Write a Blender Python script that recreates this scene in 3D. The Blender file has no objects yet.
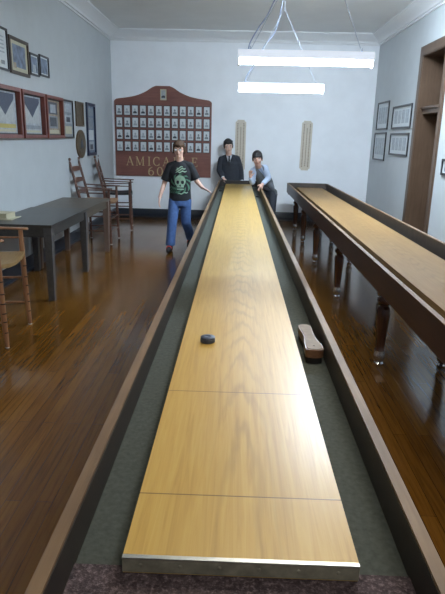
import bpy, bmesh, math, random
from mathutils import Vector as V, Matrix
random.seed(4)
C = bpy.context.scene.collection
PI = math.pi
# ---------------------------------------------------------------- materials
MATS = {}
def nodes(name):
    m = bpy.data.materials.new(name); m.use_nodes = True
    nt = m.node_tree; b = nt.nodes['Principled BSDF']
    return m, nt, b
def ramp(nt, fac, cols):
    r = nt.nodes.new('ShaderNodeValToRGB'); e = r.color_ramp.elements
    while len(e) < len(cols): e.new(0.5)
    for k, (p, c) in enumerate(cols):
        e[k].position = p; e[k].color = (*c, 1)
    nt.links.new(fac, r.inputs[0]); return r.outputs[0]
def coords(nt, kind='Object', scale=(1,1,1), rot=(0,0,0)):
    t = nt.nodes.new('ShaderNodeTexCoord'); mp = nt.nodes.new('ShaderNodeMapping')
    mp.inputs['Scale'].default_value = scale; mp.inputs['Rotation'].default_value = rot
    nt.links.new(t.outputs[kind], mp.inputs['Vector']); return mp.outputs[0]
def noise(nt, vec, scale, detail=4, rough=.55, dist=0):
    n = nt.nodes.new('ShaderNodeTexNoise'); n.inputs['Scale'].default_value = scale
    n.inputs['Detail'].default_value = detail; n.inputs['Roughness'].default_value = rough
    n.inputs['Distortion'].default_value = dist
    nt.links.new(vec, n.inputs['Vector']); return n.outputs['Fac']
def mix(nt, fac, a, b, mode='MIX'):
    m = nt.nodes.new('ShaderNodeMix'); m.data_type = 'RGBA'; m.blend_type = mode
    for s, v in ((m.inputs[0], fac), (m.inputs[6], a), (m.inputs[7], b)):
        if isinstance(v, (int, float)): s.default_value = v
        elif isinstance(v, tuple): s.default_value = (*v, 1)
        else: nt.links.new(v, s)
    return m.outputs[2]
def math_(nt, op, a, b=None, clamp=False):
    m = nt.nodes.new('ShaderNodeMath'); m.operation = op; m.use_clamp = clamp
    for s, v in ((m.inputs[0], a), (m.inputs[1], b)):
        if v is None: continue
        if isinstance(v, (int, float)): s.default_value = v
        else: nt.links.new(v, s)
    return m.outputs[0]
def bump(nt, b, h, strength=.2, dist=.01):
    bp = nt.nodes.new('ShaderNodeBump'); bp.inputs['Strength'].default_value = strength
    bp.inputs['Distance'].default_value = dist
    nt.links.new(h, bp.inputs['Height']); nt.links.new(bp.outputs[0], b.inputs['Normal'])
def plain(name, col, rough=.5, metal=0, var=.12, scale=30, bmp=0, coat=0):
    m, nt, b = nodes(name)
    v = coords(nt); n = noise(nt, v, scale)
    lo = tuple(c*(1-var) for c in col); hi = tuple(min(1, c*(1+var)) for c in col)
    nt.links.new(ramp(nt, n, [(.3, lo), (.7, hi)]), b.inputs['Base Color'])
    b.inputs['Roughness'].default_value = rough; b.inputs['Metallic'].default_value = metal
    b.inputs['Coat Weight'].default_value = coat
    if bmp: bump(nt, b, n, bmp, .004)
    MATS[name] = m; return m
def wood(name, dark, mid, light, axis='Y', rough=.35, scale=1., coat=0, bmp=.05, kind='Object'):
    m, nt, b = nodes(name)
    s = {'X': (1.2, 16, 16), 'Y': (16, 1.2, 16), 'Z': (16, 16, 1.2)}[axis]
    v = coords(nt, kind, tuple(q*scale for q in s))
    n = noise(nt, v, 2.2, 6, .6, .6)
    v2 = coords(nt, kind); n2 = noise(nt, v2, 3., 3)
    c = ramp(nt, n, [(.28, dark), (.5, mid), (.74, light)])
    c = mix(nt, .35, c, ramp(nt, n2, [(.3, dark), (.7, light)]))
    nt.links.new(c, b.inputs['Base Color'])
    b.inputs['Roughness'].default_value = rough; b.inputs['Coat Weight'].default_value = coat
    b.inputs['Coat Roughness'].default_value = .12
    if bmp: bump(nt, b, n, bmp, .003)
    MATS[name] = m; return m
def emit(name, col, s):
    m, nt, b = nodes(name)
    b.inputs['Base Color'].default_value = (.9, .92, .95, 1)
    b.inputs['Emission Color'].default_value = (*col, 1); b.inputs['Emission Strength'].default_value = s
    MATS[name] = m; return m

# ---- wall paint
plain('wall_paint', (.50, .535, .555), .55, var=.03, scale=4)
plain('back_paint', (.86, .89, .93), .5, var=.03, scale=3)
plain('ceiling_paint', (.82, .84, .84), .8, var=.03, scale=2)
plain('crown_paint', (.74, .76, .78), .5, var=.02)
plain('base_paint', (.014, .020, .032), .35, var=.2)
# ---- floor: narrow oak boards running the length of the room
def make_floor():
    m, nt, b = nodes('floor_boards')
    v = coords(nt, 'Object', (1, 1, 1), (0, 0, PI/2))
    br = nt.nodes.new('ShaderNodeTexBrick'); nt.links.new(v, br.inputs['Vector'])
    br.inputs['Scale'].default_value = 1; br.inputs['Brick Width'].default_value = 1.5
    br.inputs['Row Height'].default_value = .075; br.inputs['Mortar Size'].default_value = .0012
    br.inputs['Color1'].default_value = (.125, .052, .008, 1); br.inputs['Color2'].default_value = (.19, .084, .015, 1)
    br.inputs['Mortar'].default_value = (.02, .009, .003, 1); br.inputs['Bias'].default_value = -.1
    g = noise(nt, coords(nt, 'Object', (30, 1.3, 1)), 2, 6, .62, .5)
    gc = ramp(nt, g, [(.3, (.42, .38, .34)), (.55, (1, 1, 1)), (.8, (1.0, 1.0, 1.0))])
    c = mix(nt, .75, br.outputs['Color'], gc, 'MULTIPLY')
    nt.links.new(c, b.inputs['Base Color'])
    w = noise(nt, coords(nt, 'Object', (2, .7, 1)), 2.2, 4)
    rr = nt.nodes.new('ShaderNodeMapRange'); nt.links.new(w, rr.inputs[0])
    rr.inputs[3].default_value = .10; rr.inputs[4].default_value = .22
    nt.links.new(rr.outputs[0], b.inputs['Roughness'])
    b.inputs['Specular IOR Level'].default_value = .45
    bump(nt, b, g, .05, .002)
    MATS['floor_boards'] = m
make_floor()
# ---- the maple playing field, boards glued edge to edge, two lines ruled across
def make_field(name, cols, lines, rough, spec=.44):
    m, nt, b = nodes(name)
    v = coords(nt, 'Object')
    sep = nt.nodes.new('ShaderNodeSeparateXYZ'); nt.links.new(v, sep.inputs[0])
    # strip tone: every board its own value
    strip = math_(nt, 'FLOOR', math_(nt, 'MULTIPLY', sep.outputs[0], 1/.064))
    wn = nt.nodes.new('ShaderNodeTexWhiteNoise'); wn.noise_dimensions = '1D'; nt.links.new(strip, wn.inputs['W'])
    tone = ramp(nt, wn.outputs['Value'], [(0, (.90, .89, .87)), (1, (1.0, 1.0, 1.0))])
    g = noise(nt, coords(nt, 'Object', (26, 1.0, 26)), 2.4, 6, .6, .9)
    base = ramp(nt, g, [(.25, cols[0]), (.5, cols[1]), (.75, cols[2])])
    # flame figure down the middle
    wv = nt.nodes.new('ShaderNodeTexWave'); wv.wave_type = 'RINGS'; wv.rings_direction = 'SPHERICAL'
    wv.inputs['Scale'].default_value = 2.3; wv.inputs['Distortion'].default_value = 6.0; wv.inputs['Detail'].default_value = 3
    wv.inputs['Detail Scale'].default_value = 1.3
    nt.links.new(coords(nt, 'Object', (7, .75, 1)), wv.inputs['Vector'])
    mid = math_(nt, 'SUBTRACT', 1.0, math_(nt, 'MULTIPLY', math_(nt, 'ABSOLUTE', math_(nt, 'SUBTRACT', sep.outputs[0], .01)), 8.5), True)
    fig = math_(nt, 'MULTIPLY', mid, math_(nt, 'POWER', wv.outputs['Fac'], 3.0))
    base = mix(nt, math_(nt, 'MULTIPLY', fig, .40), base, tuple(c*.45 for c in cols[0]))
    stain = noise(nt, coords(nt, 'Object', (1.6, .5, 1)), 3, 4)
    base = mix(nt, 1.0, base, tone, 'MULTIPLY')
    base = mix(nt, math_(nt, 'MULTIPLY', stain, .3), base, cols[3])
    if lines:
        tot = None
        for y in lines:
            d = math_(nt, 'LESS_THAN', math_(nt, 'ABSOLUTE', math_(nt, 'SUBTRACT', sep.outputs[1], y)), .0022)
            tot = d if tot is None else math_(nt, 'MAXIMUM', tot, d)
        base = mix(nt, math_(nt, 'MULTIPLY', tot, .75), base, (.10, .055, .02))
    nt.links.new(base, b.inputs['Base Color'])
    b.inputs['Roughness'].default_value = rough; b.inputs['Specular IOR Level'].default_value = spec
    bump(nt, b, g, .03, .001)
    MATS[name] = m
make_field('field_maple', [(.42, .245, .048), (.54, .335, .076), (.60, .405, .110), (.52, .37, .13)], (.222, .823), .32)
make_field('field_pale', [(.20, .105, .038), (.26, .15, .058), (.31, .20, .085), (.26, .18, .08)], (.222, .823, 9.6), .5, .12)
plain('gutter_felt', (.052, .060, .050), .95, var=.25, scale=60, bmp=.3)
plain('gutter_dark', (.035, .036, .034), .9, var=.25, scale=60)
def make_carpet():
    m, nt, b = nodes('maroon_carpet')
    n = noise(nt, coords(nt, 'Object'), 95, 3, .75)
    n2 = noise(nt, coords(nt, 'Object'), 35, 3, .7)
    c = ramp(nt, n, [(.38, (.012, .007, .009)), (.52, (.05, .032, .038)), (.66, (.22, .17, .18))])
    nt.links.new(mix(nt, .4, c, ramp(nt, n2, [(.35, (.03, .02, .022)), (.65, (.13, .095, .10))])), b.inputs['Base Color'])
    b.inputs['Roughness'].default_value = 1; bump(nt, b, n, .6, .01)
    MATS['maroon_carpet'] = m
make_carpet()
wood('rail_brown', (.05, .025, .010), (.09, .046, .018), (.14, .078, .032), 'Y', .4)
wood('rail_cap', (.095, .050, .020), (.16, .092, .040), (.24, .15, .075), 'Y', .6)
plain('rail_inner', (.022, .016, .012), .55, var=.3, scale=14)
wood('mahogany', (.020, .008, .005), (.038, .015, .009), (.065, .026, .014), 'Y', .38, bmp=0)
plain('rail_worn', (.058, .043, .033), .5, var=.3, scale=14)
wood('mahogany_leg', (.030, .010, .006), (.065, .022, .012), (.11, .04, .02), 'Z', .2, coat=.4)
plain('chrome', (.62, .63, .66), .18, 1, .05)
plain('steel', (.55, .56, .54), .3, 1, .15)
plain('dull_steel', (.20, .19, .15), .55, .3, .3)
wood('honor_wood', (.15, .060, .05), (.20, .080, .064), (.25, .105, .082), 'X', .35)
plain('gold_leaf', (.52, .40, .22), .5, .1, .15)
plain('black_frame', (.018, .018, .022), .35)
plain('brown_frame', (.05, .03, .018), .4)
plain('navy_frame', (.018, .026, .06), .35)
wood('red_frame', (.10, .022, .016), (.17, .042, .03), (.26, .075, .05), 'Z', .28, coat=.3)
plain('paper', (.62, .66, .68), .6, var=.05)
plain('cream', (.50, .47, .34), .6, var=.06)
plain('photo_grey', (.22, .25, .28), .45, var=.25, scale=22)
plain('photo_mid', (.36, .40, .44), .45, var=.25, scale=22)
plain('photo_dark', (.06, .07, .09), .45, var=.35, scale=22)
plain('photo_blue', (.13, .17, .25), .4, var=.5, scale=14)
plain('photo_tan', (.30, .24, .17), .45, var=.4, scale=14)
plain('regalia_blue', (.075, .09, .13), .6)
plain('regalia_white', (.42, .45, .46), .6)
plain('regalia_gold', (.45, .38, .12), .5)
plain('backing_dark', (.06, .065, .07), .7)
plain('plaque_wood', (.11, .075, .04), .45, var=.25)
plain('plaque_bronze', (.13, .10, .06), .45, .4, .35, 40)
wood('table_dark', (.028, .025, .022), (.045, .042, .038), (.07, .066, .06), 'Y', .34)
wood('table_brown', (.05, .038, .026), (.085, .066, .046), (.12, .095, .066), 'Y', .36)
plain('table_leg_grey', (.075, .075, .078), .4, var=.2)
wood('table_leg_tan', (.10, .065, .05), (.145, .10, .08), (.20, .14, .115), 'Z', .4)
wood('chair_wood', (.19, .085, .040), (.31, .15, .072), (.42, .225, .12), 'Z', .3, coat=.3)
wood('chair_red', (.07, .030, .021), (.115, .052, .036), (.17, .085, .06), 'Z', .3, coat=.3)
plain('chair_ring', (.02, .010, .007), .4)
wood('rush_seat', (.17, .10, .03), (.28, .17, .06), (.38, .25, .11), 'Y', .5, 3)
wood('seat_tan', (.26, .14, .07), (.34, .19, .10), (.42, .25, .14), 'Y', .5, 3)
plain('seat_dark', (.02, .02, .022), .5)
plain('glide', (.7, .72, .76), .3, .3)
plain('scorer_wood', (.60, .54, .45), .5, var=.08)
plain('scorer_mark', (.22, .17, .12), .6)
wood('door_casing', (.065, .038, .022), (.092, .055, .034), (.12, .075, .048), 'Z', .4)
wood('door_dark', (.045, .026, .018), (.07, .04, .027), (.10, .06, .04), 'Z', .4)
plain('dark_glass', (.02, .022, .035), .08)
plain('lamp_white', (.78, .80, .84), .4, var=.03)
emit('housing_glow', (.66, .78, 1.0), .55)  # housing is no lamp; the glare on it is put in as emission
emit('lamp_glow', (.76, .89, 1.0), 33.0)
emit('added_glow_near', (1.0, .91, .76), 56.0)  # warm emission for the two added lamps at the near end
emit('added_glow_side', (.72, .86, 1.0), 470.0)  # emission for the added lamp near the ceiling
plain('chain_grey', (.42, .46, .54), .5)
plain('cable_blue', (.30, .36, .52), .5)
wood('brush_wood', (.10, .045, .022), (.17, .08, .042), (.25, .13, .07), 'Y', .3, 2)
plain('brush_top', (.34, .285, .24), .10, var=.12, coat=.6)
plain('bristle', (.012, .011, .010), .9)
plain('puck_blue', (.05, .065, .10), .35, .3, .2)
plain('puck_steel', (.30, .34, .42), .25, .8, .1)
plain('puck_dark', (.014, .014, .016), .4)
plain('skin', (.70, .45, .36), .5, var=.05)
plain('skin_pale', (.72, .48, .39), .5, var=.05)
plain('skin_tan', (.68, .42, .33), .5, var=.05)
plain('lip', (.40, .16, .14), .5)
plain('eye_white', (.75, .75, .75), .25)
plain('eye_dark', (.015, .010, .008), .2)
plain('hair_brown', (.075, .040, .022), .6, var=.4, scale=60, bmp=.4)
plain('hair_black', (.012, .010, .010), .5, var=.4, scale=60, bmp=.3)
plain('tee_black', (.010, .012, .016), .85, var=.2)
plain('print_light', (.42, .62, .47), .7, var=.15)
plain('print_green', (.10, .27, .17), .7, var=.25)
plain('denim', (.065, .135, .33), .8, var=.22, scale=26, bmp=.2)
plain('shoe_dark', (.016, .014, .016), .6)
plain('shoe_red', (.45, .05, .05), .6)
plain('sole_rubber', (.03, .03, .03), .8)
plain('suit_black', (.022, .027, .038), .75, var=.2)
plain('tie_black', (.008, .009, .013), .5)
plain('shirt_white', (.70, .74, .80), .7, var=.03)
plain('shirt_blue', (.52, .62, .80), .7, var=.04)
plain('tie_blue', (.32, .42, .62), .6)
def make_vest():
    m, nt, b = nodes('vest_grey')
    ck = nt.nodes.new('ShaderNodeTexChecker'); ck.inputs['Scale'].default_value = 70
    nt.links.new(coords(nt), ck.inputs['Vector'])
    ck.inputs['Color1'].default_value = (.10, .11, .125, 1); ck.inputs['Color2'].default_value = (.16, .175, .195, 1)
    nt.links.new(ck.outputs[0], b.inputs['Base Color']); b.inputs['Roughness'].default_value = .8
    MATS['vest_grey'] = m
make_vest()
plain('wall_plate', (.6, .62, .62), .5)

# ---------------------------------------------------------------- mesh helpers
def obj(name, bm, mats, parent=None, smooth=True, bevel=0, kind=None):
    if isinstance(mats, str): mats = [mats]
    if bevel:
        es = [e for e in bm.edges if len(e.link_faces) == 2 and e.calc_face_angle(0) > .6]
        bmesh.ops.bevel(bm, geom=es, offset=bevel, segments=2, affect='EDGES', profile=.6, clamp_overlap=True)
    bmesh.ops.recalc_face_normals(bm, faces=bm.faces)
    me = bpy.data.meshes.new(name); bm.to_mesh(me); bm.free()
    for k in mats: me.materials.append(MATS[k])
    if smooth:
        for p in me.polygons: p.use_smooth = True
        me.set_sharp_from_angle(angle=.7)
    o = bpy.data.objects.new(name, me); C.objects.link(o)
    if parent is not None: o.parent = parent
    if kind: o['kind'] = kind
    return o
def thing(name, label, cat, loc=(0, 0, 0), rotz=0, group=None):
    o = bpy.data.objects.new(name, None); C.objects.link(o)
    o.location = loc; o.rotation_euler = (0, 0, rotz); o.empty_display_size = .1
    return tag(o, label, cat, group)
def tag(o, label, cat, group=None):
    o['label'] = label; o['category'] = cat
    if group: o['group'] = group
    return o
def nb(): return bmesh.new()
def box(bm, x0, x1, y0, y1, z0, z1, mi=0, M=None):
    vs = [V((x, y, z)) for x in (x0, x1) for y in (y0, y1) for z in (z0, z1)]
    if M is not None: vs = [M @ v for v in vs]
    b = [bm.verts.new(v) for v in vs]
    for f in ((0, 1, 3, 2), (4, 6, 7, 5), (0, 4, 5, 1), (2, 3, 7, 6), (0, 2, 6, 4), (1, 5, 7, 3)):
        bm.faces.new([b[i] for i in f]).material_index = mi
    return bm
def frame_axes(d):
    d = d.normalized(); a = V((0, 0, 1)) if abs(d.z) < .9 else V((0, 1, 0))
    u = d.cross(a).normalized(); return u, d.cross(u).normalized()
def loft(bm, rings, n=14, cap=True, mi=0):
    """rings: (centre, vector u, vector v) ellipses"""
    R = []
    for c, u, w in rings:
        R.append([bm.verts.new(V(c)+V(u)*math.cos(2*PI*k/n)+V(w)*math.sin(2*PI*k/n)) for k in range(n)])
    for a, b in zip(R, R[1:]):
        for k in range(n):
            bm.faces.new((a[k], a[(k+1) % n], b[(k+1) % n], b[k])).material_index = mi
    if cap:
        bm.faces.new(R[0][::-1]).material_index = mi; bm.faces.new(R[-1]).material_index = mi
    return bm
def tube(bm, pts, rad, n=10, mi=0):
    pts = [V(p) for p in pts]
    if not isinstance(rad, (list, tuple)): rad = [rad]*len(pts)
    rings = []; u = None
    for i, p in enumerate(pts):
        d = (pts[min(i+1, len(pts)-1)]-pts[max(i-1, 0)]).normalized()
        if u is None: u, w = frame_axes(d)
        else:
            u = (u-d*u.dot(d)).normalized(); w = d.cross(u)
        rings.append((p, u*rad[i], w*rad[i]))
    return loft(bm, rings, n, True, mi)
def lathe(bm, prof, o=(0, 0, 0), n=16, mi=0, mis=None):
    """prof: (r, z) list upward"""
    o = V(o); R = []
    for r, z in prof:
        R.append([bm.verts.new(o+V((r*math.cos(2*PI*k/n), r*math.sin(2*PI*k/n), z))) for k in range(n)])
    for j, (a, b) in enumerate(zip(R, R[1:])):
        for k in range(n):
            bm.faces.new((a[k], a[(k+1) % n], b[(k+1) % n], b[k])).material_index = (mis[j] if mis else mi)
    bm.faces.new(R[0][::-1]).material_index = mis[0] if mis else mi
    bm.faces.new(R[-1]).material_index = mis[-1] if mis else mi
    return bm
def prism(bm, poly, M, depth, mi=0):
    """2D polygon (a,b) placed by M at c=0..depth"""
    a = [bm.verts.new(M @ V((p[0], p[1], 0))) for p in poly]
    b = [bm.verts.new(M @ V((p[0], p[1], depth))) for p in poly]
    bm.faces.new(a[::-1]).material_index = mi; bm.faces.new(b).material_index = mi
    n = len(poly)
    for k in range(n): bm.faces.new((a[k], a[(k+1) % n], b[(k+1) % n], b[k])).material_index = mi
    return bm
def ell(bm, c, r, M=None, seg=16, rings=10):
    T = Matrix.Translation(V(c))
    if M is not None: T = T @ M.to_4x4()
    bmesh.ops.create_uvsphere(bm, u_segments=seg, v_segments=rings, radius=1, matrix=T @ Matrix.Diagonal((*r, 1)))
    return bm
def dup(root, loc=None, rotz=None, label=None, group=None):
    r = root.copy(); C.objects.link(r)
    if loc is not None: r.location = loc
    if rotz is not None: r.rotation_euler = (0, 0, rotz)
    if label: r['label'] = label
    if group: r['group'] = group
    for ch in list(root.children):
        c = ch.copy(); C.objects.link(c); c.parent = r
        for g in list(ch.children):
            d = g.copy(); C.objects.link(d); d.parent = c
    return r
def bezier(pts, n=24):
    """Catmull-Rom through points"""
    P = [V(p) for p in pts]; P = [P[0]*2-P[1]]+P+[P[-1]*2-P[-2]]; out = []
    for i in range(1, len(P)-2):
        for k in range(n):
            t = k/n; a, b, c, d = P[i-1:i+3]
            out.append(.5*((2*b)+(c-a)*t+(2*a-5*b+4*c-d)*t*t+(3*b-a-3*c+d)*t**3))
    out.append(P[-2]); return out

# ---------------------------------------------------------------- the room
XL, XR, YB, YF, ZC = -2.61, 2.74, 12.03, -2.6, 3.70
obj('floor', box(nb(), XL-.1, XR+.6, YF, YB+.1, -.08, 0), 'floor_boards', kind='structure')
obj('ceiling', box(nb(), XL-.1, XR+.1, YF, YB+.1, ZC, ZC+.1), 'ceiling_paint', kind='structure')
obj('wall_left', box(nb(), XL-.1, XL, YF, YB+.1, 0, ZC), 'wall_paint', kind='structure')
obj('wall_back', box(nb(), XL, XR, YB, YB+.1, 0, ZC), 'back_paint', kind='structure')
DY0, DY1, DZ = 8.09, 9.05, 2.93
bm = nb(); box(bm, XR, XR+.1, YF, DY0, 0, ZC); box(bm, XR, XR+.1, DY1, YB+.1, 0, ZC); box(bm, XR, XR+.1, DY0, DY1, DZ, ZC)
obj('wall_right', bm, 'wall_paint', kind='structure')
# crown: stepped plaster cornice with a cove
prof = [(0, ZC), (.20, ZC), (.20, ZC-.025), (.175, ZC-.03), (.15, ZC-.055), (.10, ZC-.085), (.06, ZC-.125), (.045, ZC-.145), (.045, ZC-.165), (.02, ZC-.17), (.02, ZC-.20), (0, ZC-.20)]
def run(bm, prof, a, b, nrm, ma, mb):
    """sweep a wall profile from a to b; ma/mb mitre the ends"""
    a, b, nrm = V(a), V(b), V(nrm); d = (b-a).normalized(); A = []; B = []
    for p, z in prof:
        A.append(bm.verts.new(a+nrm*p+d*p*ma+V((0, 0, z)))); B.append(bm.verts.new(b+nrm*p-d*p*mb+V((0, 0, z))))
    n = len(prof)
    for k in range(n): bm.faces.new((A[k], A[(k+1) % n], B[(k+1) % n], B[k]))
    bm.faces.new(A[::-1]); bm.faces.new(B); return bm
obj('trim_1', run(nb(), prof, (XL, YF, 0), (XL, YB, 0), (1, 0, 0), 0, 1), 'crown_paint', kind='structure')
obj('trim_2', run(nb(), prof, (XL, YB, 0), (XR, YB, 0), (0, -1, 0), 1, 1), 'crown_paint', kind='structure')
obj('trim_3', run(nb(), prof, (XR, YB, 0), (XR, YF, 0), (-1, 0, 0), 1, 0), 'crown_paint', kind='structure')
bprof = [(0, 0), (.034, 0), (.034, .015), (.028, .03), (.018, .035), (.018, .165), (.010, .18), (0, .185)]
obj('baseboard_left', run(nb(), bprof, (XL, YF, 0), (XL, YB, 0), (1, 0, 0), 0, 1), 'base_paint', kind='structure')
obj('baseboard_back', run(nb(), bprof, (XL, YB, 0), (XR, YB, 0), (0, -1, 0), 1, 1), 'base_paint', kind='structure')
obj('baseboard_right', run(nb(), bprof, (XR, YB, 0), (XR, DY1+.13, 0), (-1, 0, 0), 1, 0), 'base_paint', kind='structure')
# doorway in the right wall: casing, deep jamb, leaf, transom
bm = nb()
box(bm, XR-.03, XR, DY1, DY1+.13, 0, DZ); box(bm, XR-.03, XR, DY0-.10, DY0, 0, DZ); box(bm, XR-.03, XR, DY0-.10, DY1+.13, DZ, DZ+.13)
door = obj('door_1', bm, 'door_casing', bevel=.004, kind='structure')
bm = nb(); box(bm, XR-.02, XR+.42, DY1-.012, DY1+.03, 0, DZ); box(bm, XR-.02, XR+.42, DY0-.03, DY0+.012, 0, DZ); box(bm, XR-.02, XR+.42, DY0, DY1, DZ-.012, DZ+.03)
obj('jamb', bm, 'door_casing', door)
bm = nb(); box(bm, XR+.05, XR+.40, DY0, DY1, 2.10, 2.17); box(bm, XR+.02, XR+.06, DY0, DY1, 2.17, 2.20)
obj('transom_bar', bm, 'door_casing', door, bevel=.004)
bm = nb(); box(bm, XR+.38, XR+.42, DY0, DY1, 0, 2.10)
for (z0, z1) in ((.25, .9), (1.05, 1.95)):
    for (y0, y1) in ((DY0+.12, DY0+.43), (DY0+.53, DY0+.84)): box(bm, XR+.365, XR+.385, y0, y1, z0, z1)
leaf = obj('door_leaf', bm, 'door_dark', door, bevel=.006)
obj('door_knob', ell(tube(nb(), [(XR+.38, DY0+.06, 1.0), (XR+.33, DY0+.06, 1.0)], .012), (XR+.32, DY0+.06, 1.0), (.025, .03, .03)), 'steel', leaf)
obj('transom_pane', box(nb(), XR+.38, XR+.40, DY0, DY1, 2.17, DZ), 'dark_glass', door)

# ---------------------------------------------------------------- shuffleboard tables
def leg_mesh():
    bm = nb()
    box(bm, -.05, .05, -.05, .05, .58, .68)
    pr = [(.034, .10), (.036, .12), (.042, .13), (.034, .145), (.038, .18), (.050, .40), (.054, .455), (.046, .475),
          (.036, .485), (.036, .495), (.050, .510), (.056, .530), (.050, .550), (.040, .560), (.046, .575), (.050, .585)]
    lathe(bm, pr)
    return bm
def foot_mesh():
    return lathe(nb(), [(.024, 0), (.034, .006), (.036, .022), (.026, .034), (.028, .045), (.040, .055), (.044, .07), (.041, .10), (.039, .132), (.039, .135)])
LEGY = [.35, 2.25, 4.07, 6.0, 7.82, 9.40, 10.75]
LEGP = LEGF = None
def shuffle_table(x0, label, yend, mat, fx=(.143, .652), fz=.80, rb=.62):
    """x0: outer left of the trough, .80 wide; built in place about (x0+.40, 1.0)"""
    global LEGP, LEGF
    W = .80
    t = thing('shuffleboard_table', label, 'shuffleboard table', (x0+W/2, 1.0, 0))
    X = lambda v: v-W/2
    Y0 = -.35; Y1 = yend-1.0     # local
    L = Y1
    fa, fb = fx
    pf = obj('playfield', box(nb(), X(fa), X(fb), 0, L-.10, fz-.048, fz), mat['field'], t, bevel=.002)
    for k in range(1):
        bm = nb(); box(bm, X(fa), X(fb), -.006, -.0005, fz-.036, fz-.002, 1); box(bm, X(fa), X(fb), -.007, .004, fz-.002, fz+.0012)
        st = obj('edge_strip', bm, ['steel', 'dull_steel'], pf)
        for q in range(6):
            obj('screw', ell(nb(), (X(fa+.04+q*.085), -.006, fz-.018), (.005, .002, .005), seg=10, rings=6), 'dull_steel', st)
    obj('gutter_bed', box(nb(), X(.02), X(.78), .02, L-.05, fz-.10, fz-.05), mat['gutter'], t)
    obj('gutter_lining', box(nb(), X(.02), X(.78), Y0+.03, .02, fz-.10, fz-.043), 'maroon_carpet', t)
    for s in (0, 1):
        bm = nb(); a, b = (.002, .028) if s == 0 else (.772, .798)
        box(bm, X(a), X(b), Y0, L, rb, .856)
        r = obj('side_rail', bm, mat['rail'], t, bevel=.003)
        bm = nb(); a, b = (.028, .031) if s == 0 else (.769, .772)
        box(bm, X(a), X(b), Y0+.03, L-.05, .75, .853)
        obj('rail_lining', bm, mat['inner'], r)
        a, b = (0, .030) if s == 0 else (.770, .80)
        obj('rail_cap', box(nb(), X(a), X(b), Y0, L, .855, .862), mat['cap'], r, bevel=.002)
    obj('end_rail', box(nb(), X(.028), X(.772), L-.05, L, .64, .866), mat['inner'], t, bevel=.003)
    obj('end_rail', box(nb(), X(.028), X(.772), Y0, Y0+.03, .64, .866), mat['rail'], t, bevel=.003)
    for s in (.05, .72):
        obj('apron', box(nb(), X(s), X(s+.03), Y0+.05, L-.08, rb-.012, rb+.02), mat['rail'], t, bevel=.003)
    for y in LEGY:
        for s in (-.245, .245):
            if LEGP is None:
                l = obj('leg', leg_mesh(), 'mahogany_leg', t); LEGP = l
                f = obj('caster_foot', foot_mesh(), 'chrome', l); LEGF = f
            else:
                l = LEGP.copy(); C.objects.link(l); l.parent = t
                f = LEGF.copy(); C.objects.link(f); f.parent = l
            l.location = (s, y-1.0, 0)
    return t
shuffle_table(-.366, 'long shuffleboard table in the middle of the room with honey maple field and grey gutters', 11.50,
              dict(field='field_maple', gutter='gutter_felt', rail='rail_brown', inner='rail_inner', cap='rail_cap'))
shuffle_table(.985, 'long dark mahogany shuffleboard table with a pale worn field along the right wall', 11.22,
              dict(field='field_pale', gutter='gutter_dark', rail='mahogany', inner='rail_worn', cap='rail_cap'), (.180, .675), .785, .684)
# puck sliding on the field
def puck(name, loc, label, mats, r=.033, h=.026, group=None):
    t = thing(name, label, 'puck', loc, 0, group)
    obj('body', lathe(nb(), [(r*.9, 0), (r, .003), (r, h*.6), (r*.93, h*.66), (r*.93, h*.74), (r*.98, h*.78)], n=28), mats[0], t)
    obj('cap', lathe(nb(), [(r*.98, h*.78), (r*.98, h*.9), (r*.85, h), (r*.4, h*1.02), (r*.36, h*.98), (.002, h*.98)], n=28), mats[1], t)
    return t
puck('puck', (-.109, 2.33, .80), 'dark blue steel puck sliding alone on the honey maple playing field', ('puck_blue', 'puck_blue'))
puck('puck', (-.292, 10.26, .75), 'dark puck lying in the left gutter near the boy in the black suit', ('puck_dark', 'puck_dark'))
puck('puck', (.345, 9.35, .75), 'dark puck lying in the right gutter before the boy in the grey vest', ('puck_dark', 'puck_dark'))
# table brush in the right gutter
t = thing('table_brush', 'waisted wooden table brush with dark bristles lying in the right gutter', 'brush', (.349, 2.40, .75), math.radians(2))
out = []
for k in range(40):
    a = 2*PI*k/40; y = .172*math.sin(a); s = abs(math.cos(a))
    w = .034*min(1, s*2.6)*(1-.28*math.exp(-((y-.01)/.07)**2)); w *= 1+.15*(-y/.17)
    out.append((w*(1 if math.cos(a) >= 0 else -1), y))
def grow(o, d): return [(x*(1-d/.034), y*(1-d/.17)) for x, y in o]
I4 = Matrix.Identity(4)
obj('bristles', prism(nb(), grow(out, .004), I4, .030), 'bristle', t)
obj('handle', prism(nb(), out, Matrix.Translation((0, 0, .028)), .036), 'brush_wood', t, bevel=.004)
tp = obj('top_plate', prism(nb(), grow(out, .006), Matrix.Translation((0, 0, .0635)), .004), 'brush_top', t, bevel=.0015)
obj('hanging_hole', lathe(nb(), [(.004, .0672), (.004, .0682)], (0, -.125, 0)), 'bristle', tp)

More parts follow.
